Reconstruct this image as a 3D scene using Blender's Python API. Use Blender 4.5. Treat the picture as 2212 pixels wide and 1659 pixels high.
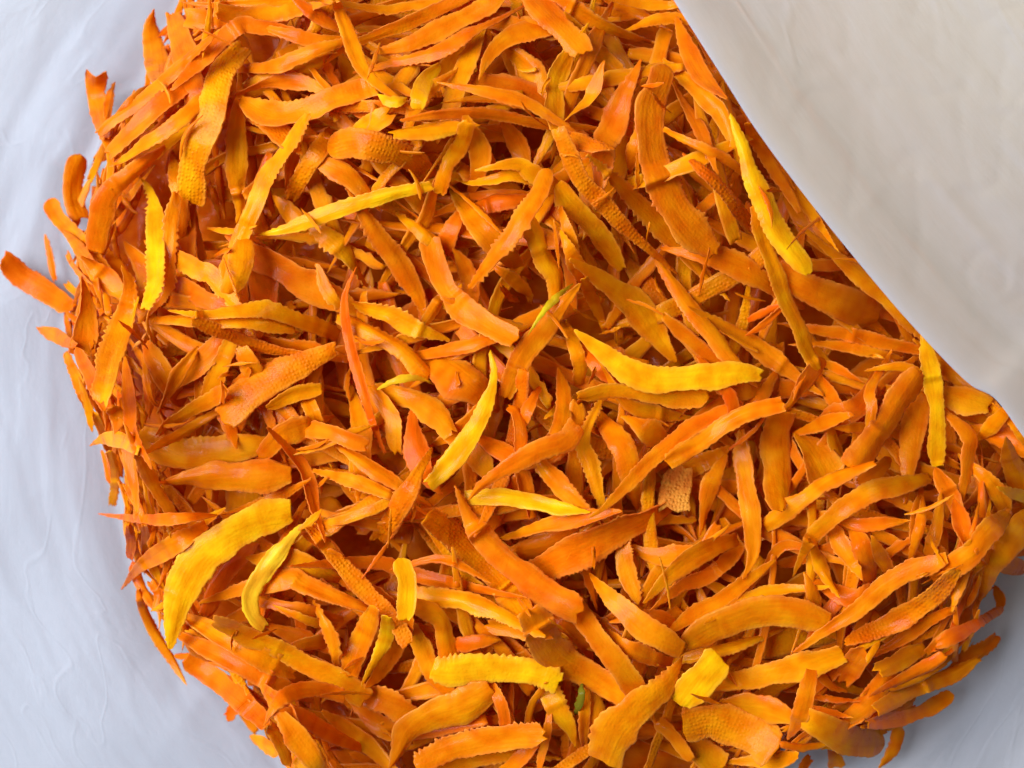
import bpy, math, random
import numpy as np

# ---------------------------------------------------------------- layout units
# Layout is measured in "units" of 0.0904 mm; 2212 x 1659 units = field of view at the heap's top.
FW, FH = 2212.0, 1659.0
S = 0.2 / FW                      # metres per unit
D = 0.27 / S                      # camera distance above the reference plane, in units
ZREF = 0.06                       # world height of the reference plane (m)
scene = bpy.context.scene
for o in list(bpy.data.objects):
    bpy.data.objects.remove(o)

# ---------------------------------------------------------------- camera
cam_d = bpy.data.cameras.new('camera')
cam = bpy.data.objects.new('camera', cam_d)
scene.collection.objects.link(cam)
cam.location = (0, 0, ZREF + 0.27)
cam.rotation_euler = (0, 0, 0)
cam_d.sensor_width = 36.0
cam_d.lens = 36.0 * 0.27 / 0.2
cam_d.clip_start = 0.005
cam_d.clip_end = 20.0
cam_d.dof.use_dof = True
cam_d.dof.focus_distance = 0.27 + 0.001
cam_d.dof.aperture_fstop = 14.0
scene.camera = cam

# ---------------------------------------------------------------- world and lamps
world = bpy.data.worlds.new('World')
scene.world = world
world.use_nodes = True
wbg = world.node_tree.nodes['Background']
wbg.inputs[0].default_value = (0.80, 0.90, 1.0, 1)
wbg.inputs[1].default_value = 0.13

def area(name, loc, target, size, power, color):
    l = bpy.data.lights.new(name, 'AREA')
    l.shape = 'RECTANGLE'; l.size = size[0]; l.size_y = size[1]
    l.energy = power; l.color = color
    o = bpy.data.objects.new(name, l)
    scene.collection.objects.link(o)
    o.location = loc
    v = np.array(target, float) - np.array(loc, float)
    import mathutils
    o.rotation_euler = mathutils.Vector(v).to_track_quat('-Z', 'Y').to_euler()
    return o
area('window_light', (-0.56, 0.16, 0.68), (0, 0, 0.05), (0.62, 0.62), 18.2, (0.74, 0.87, 1.0))
area('warm_corner_fill', (0.22, 0.17, 0.20), (0.11, 0.08, 0.06), (0.10, 0.10), 0.36, (1.0, 0.78, 0.24))  # small lamp added out of view to warm the bag's upper right corner

scene.view_settings.view_transform = 'Standard'
scene.view_settings.look = 'None'
scene.view_settings.exposure = 0.0
scene.view_settings.gamma = 1.0
scene.cycles.use_denoising = True
scene.cycles.use_adaptive_sampling = True
scene.cycles.adaptive_threshold = 0.045
scene.cycles.max_bounces = 7
scene.cycles.diffuse_bounces = 4
scene.cycles.transparent_max_bounces = 7

rng = np.random.RandomState(7)
random.seed(7)

# ---------------------------------------------------------------- helpers
def W(px, py, z):
    """layout (px, py at height z units above reference) -> world metres"""
    k = (D - z) / D
    return np.stack([(px - FW / 2) * k * S, -(py - FH / 2) * k * S, z * S + ZREF], -1)

def vnoise(x, y, seed):
    """smooth value noise, numpy"""
    xi = np.floor(x).astype(np.int64); yi = np.floor(y).astype(np.int64)
    xf = x - xi; yf = y - yi
    def h(a, b):
        n = (a * 374761393 + b * 668265263 + seed * 982451653) & 0x7fffffff
        n = ((n ^ (n >> 13)) * 1274126177) & 0x7fffffff
        n = n ^ (n >> 16)
        return (n & 0xffff) / 65535.0
    u = xf * xf * (3 - 2 * xf); v = yf * yf * (3 - 2 * yf)
    return (h(xi, yi) * (1 - u) + h(xi + 1, yi) * u) * (1 - v) + (h(xi, yi + 1) * (1 - u) + h(xi + 1, yi + 1) * u) * v

def new_mesh(name, verts, faces, smooth=True):
    me = bpy.data.meshes.new(name)
    nv = len(verts); nf = len(faces)
    faces = np.asarray(faces, np.int32)
    me.vertices.add(nv); me.vertices.foreach_set('co', np.asarray(verts, np.float32).ravel())
    me.loops.add(nf * 4); me.loops.foreach_set('vertex_index', faces.ravel())
    me.polygons.add(nf); me.polygons.foreach_set('loop_start', np.arange(nf, dtype=np.int32) * 4)
    me.polygons.foreach_set('use_smooth', np.full(nf, smooth, bool))
    me.update(); me.validate()
    return me

def node(nt, typ, **kw):
    n = nt.nodes.new(typ)
    for k, v in kw.items():
        setattr(n, k, v)
    return n

# ---------------------------------------------------------------- materials
def carrot_material():
    m = bpy.data.materials.new('carrot_flesh'); m.use_nodes = True
    nt = m.node_tree; L = nt.links.new
    bs = nt.nodes['Principled BSDF']
    col = node(nt, 'ShaderNodeAttribute', attribute_name='flesh')
    uv = node(nt, 'ShaderNodeAttribute', attribute_name='strip')     # x along, y across (units), z ridge amount
    sep = node(nt, 'ShaderNodeSeparateXYZ'); L(uv.outputs['Vector'], sep.inputs[0])
    # fibres run along the strip
    cmb = node(nt, 'ShaderNodeCombineXYZ')
    mx = node(nt, 'ShaderNodeMath', operation='MULTIPLY'); mx.inputs[1].default_value = 0.012
    my = node(nt, 'ShaderNodeMath', operation='MULTIPLY'); my.inputs[1].default_value = 0.10
    L(sep.outputs[0], mx.inputs[0]); L(sep.outputs[1], my.inputs[0])
    L(mx.outputs[0], cmb.inputs[0]); L(my.outputs[0], cmb.inputs[1])
    nf = node(nt, 'ShaderNodeTexNoise'); nf.inputs['Scale'].default_value = 1.0; nf.inputs['Detail'].default_value = 2.0
    L(cmb.outputs[0], nf.inputs['Vector'])
    # mottling
    tc = node(nt, 'ShaderNodeTexCoord')
    nm = node(nt, 'ShaderNodeTexNoise'); nm.inputs['Scale'].default_value = 260.0; nm.inputs['Detail'].default_value = 1.0
    L(tc.outputs['Object'], nm.inputs['Vector'])
    nfine = node(nt, 'ShaderNodeTexNoise'); nfine.inputs['Scale'].default_value = 1500.0; nfine.inputs['Detail'].default_value = 1.0
    L(tc.outputs['Object'], nfine.inputs['Vector'])
    # colour: hue shift by mottling and fibre
    r1 = node(nt, 'ShaderNodeMapRange'); r1.inputs[1].default_value = 0.3; r1.inputs[2].default_value = 0.7
    r1.inputs[3].default_value = 0.72; r1.inputs[4].default_value = 1.25
    L(nm.outputs['Fac'], r1.inputs[0])
    r2 = node(nt, 'ShaderNodeMapRange'); r2.inputs[1].default_value = 0.3; r2.inputs[2].default_value = 0.7
    r2.inputs[3].default_value = 0.92; r2.inputs[4].default_value = 1.08
    L(nf.outputs['Fac'], r2.inputs[0])
    mul = node(nt, 'ShaderNodeMath', operation='MULTIPLY'); L(r1.outputs[0], mul.inputs[0]); L(r2.outputs[0], mul.inputs[1])
    sc = node(nt, 'ShaderNodeSeparateColor'); L(col.outputs['Color'], sc.inputs[0])
    g = node(nt, 'ShaderNodeMath', operation='MULTIPLY'); L(sc.outputs[1], g.inputs[0]); L(mul.outputs[0], g.inputs[1])
    b = node(nt, 'ShaderNodeMath', operation='MULTIPLY'); L(sc.outputs[2], b.inputs[0]); L(mul.outputs[0], b.inputs[1])
    pw = node(nt, 'ShaderNodeMath', operation='POWER'); L(mul.outputs[0], pw.inputs[0]); pw.inputs[1].default_value = 0.25
    r = node(nt, 'ShaderNodeMath', operation='MULTIPLY', use_clamp=True); L(sc.outputs[0], r.inputs[0]); L(pw.outputs[0], r.inputs[1])
    cc = node(nt, 'ShaderNodeCombineColor'); L(r.outputs[0], cc.inputs[0]); L(g.outputs[0], cc.inputs[1]); L(b.outputs[0], cc.inputs[2])
    L(cc.outputs[0], bs.inputs['Base Color'])
    tl = node(nt, 'ShaderNodeBsdfTranslucent'); L(cc.outputs[0], tl.inputs[0])
    mxs = node(nt, 'ShaderNodeMixShader'); mxs.inputs[0].default_value = 0.24
    L(bs.outputs[0], mxs.inputs[1]); L(tl.outputs[0], mxs.inputs[2]); L(mxs.outputs[0], nt.nodes['Material Output'].inputs[0])
    bs.inputs['Roughness'].default_value = 0.46
    bs.inputs['Specular IOR Level'].default_value = 0.04
    bs.inputs['Coat Weight'].default_value = 0.12; bs.inputs['Coat Roughness'].default_value = 0.16
    rr = node(nt, 'ShaderNodeMapRange'); rr.inputs[1].default_value = 0.35; rr.inputs[2].default_value = 0.65
    rr.inputs[3].default_value = 0.26; rr.inputs[4].default_value = 0.50
    L(nm.outputs['Fac'], rr.inputs[0]); L(rr.outputs[0], bs.inputs['Roughness'])
    # bump: fibre + fine grain, and rows of grater beads on ridged strips
    beadv = node(nt, 'ShaderNodeCombineXYZ')
    bx = node(nt, 'ShaderNodeMath', operation='MULTIPLY'); bx.inputs[1].default_value = 0.125
    by = node(nt, 'ShaderNodeMath', operation='MULTIPLY'); by.inputs[1].default_value = 0.125
    L(sep.outputs[0], bx.inputs[0]); L(sep.outputs[1], by.inputs[0])
    L(bx.outputs[0], beadv.inputs[0]); L(by.outputs[0], beadv.inputs[1])
    vo = node(nt, 'ShaderNodeTexVoronoi', feature='F1'); vo.inputs['Scale'].default_value = 1.0; vo.inputs['Randomness'].default_value = 0.5
    L(beadv.outputs[0], vo.inputs['Vector'])
    inv = node(nt, 'ShaderNodeMapRange'); inv.inputs[1].default_value = 0.0; inv.inputs[2].default_value = 0.55
    inv.inputs[3].default_value = 1.0; inv.inputs[4].default_value = 0.0
    L(vo.outputs['Distance'], inv.inputs[0])
    bead = node(nt, 'ShaderNodeMath', operation='MULTIPLY'); L(inv.outputs[0], bead.inputs[0]); L(sep.outputs[2], bead.inputs[1])
    s1 = node(nt, 'ShaderNodeMath', operation='MULTIPLY'); L(nf.outputs['Fac'], s1.inputs[0]); s1.inputs[1].default_value = 0.45
    s2 = node(nt, 'ShaderNodeMath', operation='MULTIPLY_ADD'); L(nfine.outputs['Fac'], s2.inputs[0]); s2.inputs[1].default_value = 0.27; L(s1.outputs[0], s2.inputs[2])
    s3 = node(nt, 'ShaderNodeMath', operation='MULTIPLY_ADD'); L(bead.outputs[0], s3.inputs[0]); s3.inputs[1].default_value = 0.6; L(s2.outputs[0], s3.inputs[2])
    bp = node(nt, 'ShaderNodeBump'); bp.inputs['Strength'].default_value = 0.75; bp.inputs['Distance'].default_value = 0.00042
    L(s3.outputs[0], bp.inputs['Height']); L(bp.outputs[0], bs.inputs['Normal'])
    return m

def film_material():
    m = bpy.data.materials.new('milky_plastic_film'); m.use_nodes = True
    nt = m.node_tree; L = nt.links.new
    bs = nt.nodes['Principled BSDF']; out = nt.nodes['Material Output']
    bs.inputs['Base Color'].default_value = (0.665, 0.61, 0.645, 1)
    bs.inputs['Roughness'].default_value = 0.42
    bs.inputs['Specular IOR Level'].default_value = 0.35
    tr = node(nt, 'ShaderNodeBsdfTranslucent'); tr.inputs[0].default_value = (0.60, 0.60, 0.60, 1)
    mix = node(nt, 'ShaderNodeMixShader'); mix.inputs[0].default_value = 0.42
    L(bs.outputs[0], mix.inputs[1]); L(tr.outputs[0], mix.inputs[2])
    tp = node(nt, 'ShaderNodeBsdfTransparent'); mx2 = node(nt, 'ShaderNodeMixShader'); mx2.inputs[0].default_value = 0.13
    L(mix.outputs[0], mx2.inputs[1]); L(tp.outputs[0], mx2.inputs[2]); L(mx2.outputs[0], out.inputs[0])
    tc = node(nt, 'ShaderNodeAttribute', attribute_name='crease')
    n1 = node(nt, 'ShaderNodeTexNoise'); n1.inputs['Scale'].default_value = 2.0; n1.inputs['Detail'].default_value = 4.0
    n1.inputs['Roughness'].default_value = 0.62
    L(tc.outputs['Vector'], n1.inputs['Vector'])
    bp = node(nt, 'ShaderNodeBump'); bp.inputs['Strength'].default_value = 0.19; bp.inputs['Distance'].default_value = 0.0008
    n2 = node(nt, 'ShaderNodeTexNoise'); n2.inputs['Scale'].default_value = 0.55; n2.inputs['Detail'].default_value = 2.0
    n2.inputs['Distortion'].default_value = 0.6
    L(tc.outputs['Vector'], n2.inputs['Vector'])
    ab = node(nt, 'ShaderNodeMath', operation='SUBTRACT'); L(n2.outputs['Fac'], ab.inputs[0]); ab.inputs[1].default_value = 0.5
    ab2 = node(nt, 'ShaderNodeMath', operation='ABSOLUTE'); L(ab.outputs[0], ab2.inputs[0])
    ln = node(nt, 'ShaderNodeMapRange', interpolation_type='SMOOTHSTEP'); ln.inputs[1].default_value = 0.0; ln.inputs[2].default_value = 0.028
    ln.inputs[3].default_value = 0.30; ln.inputs[4].default_value = 0.0
    L(ab2.outputs[0], ln.inputs[0])
    ad = node(nt, 'ShaderNodeMath', operation='ADD'); L(n1.outputs['Fac'], ad.inputs[0]); L(ln.outputs[0], ad.inputs[1])
    L(ad.outputs[0], bp.inputs['Height']); L(bp.outputs[0], bs.inputs['Normal']); L(bp.outputs[0], tr.inputs['Normal'])
    return m

def table_material():
    m = bpy.data.materials.new('pale_table'); m.use_nodes = True
    nt = m.node_tree; L = nt.links.new
    bs = nt.nodes['Principled BSDF']
    n = node(nt, 'ShaderNodeTexNoise'); n.inputs['Scale'].default_value = 30.0
    cr = node(nt, 'ShaderNodeValToRGB')
    cr.color_ramp.elements[0].color = (0.50, 0.50, 0.50, 1); cr.color_ramp.elements[1].color = (0.62, 0.62, 0.62, 1)
    L(n.outputs['Fac'], cr.inputs[0]); L(cr.outputs[0], bs.inputs['Base Color'])
    bs.inputs['Roughness'].default_value = 0.5
    return m
M_CARROT = carrot_material(); M_FILM = film_material(); M_TABLE = table_material()

# ---------------------------------------------------------------- setting: table under the bag
ZBOT = -452.0
tv = np.array([[-.9, -.7, 0], [.9, -.7, 0], [.9, .7, 0], [-.9, .7, 0]], float)
tv[:, 2] = ZREF + (ZBOT - 60) * S
tme = new_mesh('table_top', tv, [[0, 1, 2, 3]], False)
tob = bpy.data.objects.new('table_top', tme); scene.collection.objects.link(tob)
tob['kind'] = 'structure'; tme.materials.append(M_TABLE)

# ---------------------------------------------------------------- heap outline and base surface (layout units)
OUT = np.array([(400, -180), (385, 0), (345, 70), (298, 165), (225, 215), (205, 290), (180, 345), (145, 370), (140, 440), (140, 500),
    (125, 530), (115, 590), (140, 640), (128, 700), (145, 760), (180, 860), (215, 960), (240, 1050), (262, 1150), (285, 1250),
    (312, 1330), (350, 1405), (400, 1450), (460, 1470), (510, 1540), (565, 1600), (600, 1660), (660, 1800), (1450, 1830), (1640, 1720),
    (1740, 1640), (1900, 1600), (1975, 1540), (2050, 1480), (2110, 1400), (2140, 1300), (2165, 1220), (2330, 1180), (2360, 1020),
    (2110, 690), (1900, 420), (1740, 200), (1590, -60), (1530, -180)], float)

def poly_dist(px, py):
    """signed distance to OUT (positive inside) and outline tangent angle of the closest edge"""
    px = np.asarray(px, float); py = np.asarray(py, float)
    best = np.full(px.shape, 1e9); ang = np.zeros(px.shape); inside = np.zeros(px.shape, bool)
    n = len(OUT)
    for i in range(n):
        ax, ay = OUT[i]; bx, by = OUT[(i + 1) % n]
        dx, dy = bx - ax, by - ay; ll = dx * dx + dy * dy
        t = np.clip(((px - ax) * dx + (py - ay) * dy) / ll, 0, 1)
        d = np.hypot(px - ax - t * dx, py - ay - t * dy)
        m = d < best
        best = np.where(m, d, best); ang = np.where(m, math.atan2(dy, dx), ang)
        c = ((ay > py) != (by > py))
        with np.errstate(divide='ignore', invalid='ignore'):
            xc = (bx - ax) * (py - ay) / (by - ay + 1e-12) + ax
        inside ^= c & (px < xc)
    return np.where(inside, best, -best), ang

GS = 4.0; GM = 260.0              # height grid: 4 units a cell, margin all round
GW = int((FW + 2 * GM) / GS); GH = int((FH + 2 * GM) / GS)
gx, gy = np.meshgrid((np.arange(GW) + .5) * GS - GM, (np.arange(GH) + .5) * GS - GM)
gd, gang = poly_dist(gx, gy)
def smooth01(t):
    t = np.clip(t, 0, 1); return t * t * (3 - 2 * t)
HB = -400 + 190 * smooth01((gd + 10) / 185.0)
HB += 34 * (vnoise(gx / 190, gy / 190, 3) - .5) * smooth01(gd / 200)
# a hollow in the middle and to the right, where the shreds lie lower
HB -= 46 * np.exp(-(((gx - 1130) / 260) ** 2 + ((gy - 930) / 150) ** 2)) + 40 * np.exp(-(((gx - 1880) / 170) ** 2 + ((gy - 800) / 120) ** 2))
LR = smooth01((gx - 1450) / 300) * smooth01((gy - 1150) / 250)
HB += 120 * LR * (1 - smooth01(gd / 185))
HB -= 36 * np.exp(-(((gx - 1820) / 150) ** 2 + ((gy - 1230) / 90) ** 2))
HM = HB.copy()
IDB = np.full(HM.shape, -1, np.int32)

COL = {  # flesh colours, linear
    'y': (0.96, 0.405, 0.002), 'g': (0.93, 0.280, 0.0012), 'o': (0.88, 0.194, 0.0012), 'd': (0.82, 0.146, 0.0012),
    'r': (0.90, 0.150, 0.0015), 'a': (0.82, 0.208, 0.0012), 'l': (0.92, 0.54, 0.015), 't': (0.88, 0.34, 0.04),
    'n': (0.22, 0.15, 0.008)}

def spline(pts, step):
    P = np.asarray(pts, float)
    if len(P) == 2:
        P = np.array([P[0], (P[0] + P[1]) / 2 + np.array([P[1][1] - P[0][1], P[0][0] - P[1][0]]) * 0.04, P[1]])
    Q = np.vstack([2 * P[0] - P[1], P, 2 * P[-1] - P[-2]])
    out = []
    for i in range(1, len(Q) - 2):
        p0, p1, p2, p3 = Q[i - 1], Q[i], Q[i + 1], Q[i + 2]
        t = np.linspace(0, 1, 24, endpoint=False)[:, None]
        out.append(0.5 * ((2 * p1) + (-p0 + p2) * t + (2 * p0 - 5 * p1 + 4 * p2 - p3) * t ** 2 + (-p0 + 3 * p1 - 3 * p2 + p3) * t ** 3))
    out.append(P[-1:]); C = np.vstack(out)
    s = np.concatenate([[0], np.cumsum(np.hypot(*np.diff(C, axis=0).T))])
    n = max(8, int(s[-1] / step) + 1)
    u = np.linspace(0, s[-1], n)
    return np.stack([np.interp(u, s, C[:, 0]), np.interp(u, s, C[:, 1])], 1), u

def make_strip(pts, w0, w1, ends, opts, colour, R, step, K, pid, loose=0.0, lift=0.0, flat=False, calm=1.0, air=6.0, dip=0.0, level=0.0):
    """lay one shred on the heap: rests on what is already there, returns verts, faces, colours, strip coords"""
    C, u = spline(pts, step)
    n = len(C); L = u[-1]; t = u / L
    tan = np.gradient(C, axis=0); tan /= np.linalg.norm(tan, axis=1)[:, None] + 1e-9
    nor = np.stack([-tan[:, 1], tan[:, 0]], 1)
    hw = 0.5 * (w0 + (w1 - w0) * t)
    hw = hw * (1 + 0.16 * (vnoise(u / 55.0, np.full(n, pid * 1.7), 11) - .5) * 2)
    def endf(d, kind, w):
        if kind == 'p': return np.clip(d / max(R.uniform(.25, .62) * L, 1), 0, 1) ** R.uniform(.6, 1.0) * 0.96 + 0.04
        if kind == 'r': return np.sqrt(np.clip(1 - (1 - np.clip(d / (w * 0.55), 0, 1)) ** 2, 0.01, 1))
        if kind == 'j': return np.clip(R.uniform(.55, .95) + 0.4 * d / (w * 0.6), 0, 1)
        m = R.uniform(.30, .92)
        return np.clip(m + (1 - m) * (d / (R.uniform(.05, .30) * L)) ** 0.8, 0, 1)
    hwl = hw * endf(u, ends[0], w0) * endf(L - u, ends[1], w1) * (1 + 0.30 * (vnoise(u / 42.0, np.full(n, pid * 2.9), 17) - .5))
    hwr = hw * endf(u, ends[0], w0) * endf(L - u, ends[1], w1) * (1 + 0.30 * (vnoise(u / 42.0, np.full(n, pid * 3.7), 18) - .5))
    hw = 0.5 * (hwl + hwr)
    # saw teeth along the cut edges
    def teeth(seed, amp):
        per = R.uniform(10, 17)
        ph = (u + 26 * vnoise(u / 40, np.full(n, seed * 3.1), 5)) / per
        f = ph - np.floor(ph)
        return amp * (np.where(f < 0.7, f / 0.7, (1 - f) / 0.3)) * 1.9 * smooth01((vnoise(u / 48, np.full(n, seed * 2.3), 6) - .25) * 2.2) * (0.35 + 1.1 * vnoise(u / 13, np.full(n, seed * 1.3), 7))
    amp = 4.3 if 's' in opts else 1.4
    tl_ = teeth(pid * 2 + 1, amp if R.rand() < .8 else 1.5) + 3.0 * (vnoise(u / 7, np.full(n, pid * .9), 8) - .5)
    tr_ = teeth(pid * 2 + 2, amp if R.rand() < .8 else 1.5) + 3.0 * (vnoise(u / 7, np.full(n, pid * .7), 9) - .5)
    # the heap under the strip
    vv = np.linspace(-0.85, 0.85, 5)
    sx = C[:, 0, None] + nor[:, 0, None] * vv * hw[:, None]; sy = C[:, 1, None] + nor[:, 1, None] * vv * hw[:, None]
    ix = np.clip(((sx + GM) / GS).astype(int), 0, GW - 1); iy = np.clip(((sy + GM) / GS).astype(int), 0, GH - 1)
    h = np.sort(HM[iy, ix], axis=1)[:, 3]
    deg = 2 if L > 130 else 1
    cf = np.polyfit(t, h, deg); fit = np.polyval(cf, t)
    z = fit + np.percentile(h - fit, 92) + lift
    z = np.maximum(z, h - 6)                                   # never sink far into what lies below
    if n > 9:
        ker = np.hanning(9); ker /= ker.sum()
        z = np.convolve(np.pad(z, 4, mode='edge'), ker, 'valid')
    z = z * (1 - level) + level * (np.mean(z) + 0.4 * (np.max(z) - np.mean(z)))
    z = np.where(z > 90, 90 + 40 * np.tanh((z - 90) / 60), z)
    th = float(np.clip(0.11 * max(w0, w1), 3.8, 7.0)) * R.uniform(.75, 1.2)
    z = z + th * 0.35 + loose * np.sin(math.pi * t)
    for e_, tt_ in ((0, t), (-1, 1 - t)):                       # ends tuck down between the neighbours
        gi = gd[min(GH - 1, max(0, int((C[e_, 1] + GM) / GS))), min(GW - 1, max(0, int((C[e_, 0] + GM) / GS)))]
        if dip > 0 and gi > 150 and R.rand() < .75:
            z = z - R.uniform(.5, 1.2) * dip * np.clip(1 - tt_ / 0.38, 0, 1) ** 1.6
    roll = math.radians(0 if flat else R.uniform(-38, 38) * calm); tw = math.radians(0 if flat else R.uniform(-46, 46) * calm)
    ph = roll + tw * (t - .5) * 2
    cam_b = R.uniform(-0.08, 0.15) if (R.rand() < .65 or 'k' in opts or calm < 1) else R.choice([-.3, .36]) * R.uniform(.7, 1)                              # trough or dome across the strip
    wob = (vnoise(u / 75, np.full(n, pid * 1.1), 12) - .5) * 9.0
    v = np.sin(np.linspace(-1, 1, K) * math.pi / 2)             # closer together at the edges
    # top and bottom rows of the section
    edge_th = 0.45
    thp = th * (1 - (1 - edge_th) * np.abs(v) ** 3)
    up = cam_b * (1 - v ** 2)
    if R.rand() < .6:
        up = up + R.uniform(-.30, .30) * np.abs(v - R.uniform(-.45, .45))
    fold = (vnoise(u[:, None] / 90 + 0 * v, v[None, :] * 1.3 + pid + 0 * u[:, None], 14) - .5) * 7.0
    if 'f' in opts:
        fold = fold * 1.6 + 4.5 * np.abs(np.sin(v[None, :] * R.uniform(4, 6) + 1.5 * np.sin(u[:, None] / 70 + pid)))
    if 'k' in opts:
        fold = fold * 0.8
    off = np.where(v[None, :] >= 0, v[None, :] * hwr[:, None] + np.abs(v[None, :]) ** 7 * tr_[:, None], v[None, :] * hwl[:, None] - np.abs(v[None, :]) ** 7 * tl_[:, None])
    # torn ends: push the end rows unevenly along the strip
    en = (vnoise(v * 2.3 + pid * 5, np.full(K, .5), 15) - .5)
    en2 = (vnoise(v * 2.3 + pid * 5, np.full(K, 7.5), 16) - .5)
    ea = {'j': 26, 'b': 12}.get(ends[0], 3); eb = {'j': 26, 'b': 12}.get(ends[1], 3)
    along = en[None, :] * ea * np.clip(1 - u / 30, 0, 1)[:, None] + en2[None, :] * eb * np.clip(1 - (L - u) / 30, 0, 1)[:, None]
    cph = np.cos(ph)[:, None]; sph = np.sin(ph)[:, None]
    rows = []
    mid = up[None, :] * hw[:, None] + fold * np.minimum(1, hw / 14)[:, None] + wob[:, None]
    endthin = (0.35 + 0.65 * np.clip(np.minimum(u, L - u) / 14, 0, 1))[:, None]
    for sgn in (1, -1):
        hgt = mid + sgn * 0.5 * thp[None, :] * endthin
        lat = off * cph - hgt * sph
        zz = z[:, None] + off * sph * 0.8 + hgt * cph
        x = C[:, 0, None] + nor[:, 0, None] * lat + tan[:, 0, None] * along
        y = C[:, 1, None] + nor[:, 1, None] * lat + tan[:, 1, None] * along
        rows.append((x, y, zz, off))
    X = np.concatenate([rows[0][0], rows[1][0][:, ::-1]], 1)
    Y = np.concatenate([rows[0][1], rows[1][1][:, ::-1]], 1)
    Z = np.concatenate([rows[0][2], rows[1][2][:, ::-1]], 1)
    O = np.concatenate([rows[0][3], rows[1][3][:, ::-1]], 1)
    N = 2 * K
    verts = W(X.ravel(), Y.ravel(), Z.ravel())
    i = np.arange(n - 1)[:, None]; j = np.arange(N)[None, :]; j2 = (j + 1) % N
    F = np.stack([i * N + j, i * N + j2, (i + 1) * N + j2, (i + 1) * N + j], -1).reshape(-1, 4)
    caps = []
    for k in range(K - 1):
        caps.append([k, N - 1 - k, N - 2 - k, k + 1])
        b = (n - 1) * N
        caps.append([b + k + 1, b + N - 2 - k, b + N - 1 - k, b + k])
    F = np.vstack([F, np.array(caps)])
    rim = np.zeros(len(F), bool); rim[:(n - 1) * N] = np.tile((np.arange(N) == K - 1) | (np.arange(N) == N - 1), n - 1); rim[(n - 1) * N:] = True
    # flesh colour with a drift along and across (core is yellower than rind)
    c = np.array(COL[colour]); c = c * np.array([1, R.uniform(.86, 1.14) if colour != 'y' else R.uniform(.97, 1.05), 1])
    core = np.array((0.94, 0.335, 0.0015)); rind = np.array((0.84, 0.115, 0.0012))
    if colour == 'y': core = rind = c
    a = R.uniform(0, .55); bb = R.uniform(0, .30); ph2 = R.uniform(0, 6)
    tt = np.repeat(t, N); vv2 = np.tile(np.concatenate([v, v[::-1]]), n)
    m1 = (a * (0.5 + 0.5 * np.sin(tt * R.uniform(2, 5) + ph2)))[:, None]
    m2 = (bb * smooth01((vv2 * R.choice([-1, 1]) + .2)))[:, None]
    cols = c[None] * (1 - m1) + core[None] * m1
    cols = cols * (1 - m2) + rind[None] * m2
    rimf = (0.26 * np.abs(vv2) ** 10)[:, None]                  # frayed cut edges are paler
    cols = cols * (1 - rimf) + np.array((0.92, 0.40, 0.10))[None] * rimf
    if colour in 'ltn':
        cols = np.tile(c, (n * N, 1))
    strip = np.stack([(np.repeat(u, N) + pid * 137.0), O.ravel() + pid * 53.0,
                      np.full(n * N, 1.0 if 'k' in opts else (0.16 if 's' in opts else 0.05))], 1)
    if 'k' in opts:
        strip[:, 2] *= (2.2 if colour == 't' else 1.0) * np.repeat(0.35 + 0.75 * vnoise(u / 60, np.full(n, pid * 1.0), 21), N)
    # record the strip in the height grid
    fu = np.linspace(0, 1, int(L / 2.5) + 2); fv = np.linspace(-1, 1, max(5, int(max(w0, w1) / 2.5)))
    cx = np.interp(fu, t, C[:, 0]); cy = np.interp(fu, t, C[:, 1]); nx = np.interp(fu, t, nor[:, 0]); ny = np.interp(fu, t, nor[:, 1])
    hh = np.interp(fu, t, hw); zz = np.interp(fu, t, z); pp = np.interp(fu, t, ph)
    lat = hh[:, None] * fv[None] * np.cos(pp)[:, None]
    ztop = zz[:, None] + hh[:, None] * fv[None] * np.sin(pp)[:, None] * .8 + cam_b * (1 - fv[None] ** 2) * hh[:, None] + th * .5 + air
    ix = np.clip(((cx[:, None] + nx[:, None] * lat + GM) / GS).astype(int), 0, GW - 1).ravel()
    iy = np.clip(((cy[:, None] + ny[:, None] * lat + GM) / GS).astype(int), 0, GH - 1).ravel()
    zt = ztop.ravel(); o = np.argsort(zt); ix, iy, zt = ix[o], iy[o], zt[o]
    m = zt > HM[iy, ix]
    HM[iy[m], ix[m]] = zt[m]; IDB[iy[m], ix[m]] = pid
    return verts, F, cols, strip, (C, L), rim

def strip_object(name, geo, parent=None, origin=None):
    verts, F, cols, strip = geo[:4]
    org = verts.mean(0) if origin is None else origin
    me = new_mesh(name, verts - org, F)
    me.polygons.foreach_set('use_smooth', ~geo[5])
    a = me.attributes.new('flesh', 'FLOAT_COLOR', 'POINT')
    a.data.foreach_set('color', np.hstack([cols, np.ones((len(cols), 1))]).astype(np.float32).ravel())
    a = me.attributes.new('strip', 'FLOAT_VECTOR', 'POINT')
    a.data.foreach_set('vector', strip.astype(np.float32).ravel())
    me.materials.append(M_CARROT)
    o = bpy.data.objects.new(name, me); scene.collection.objects.link(o)
    if parent is None:
        o.location = org
    else:
        o.parent = parent
    return o, org

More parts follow.
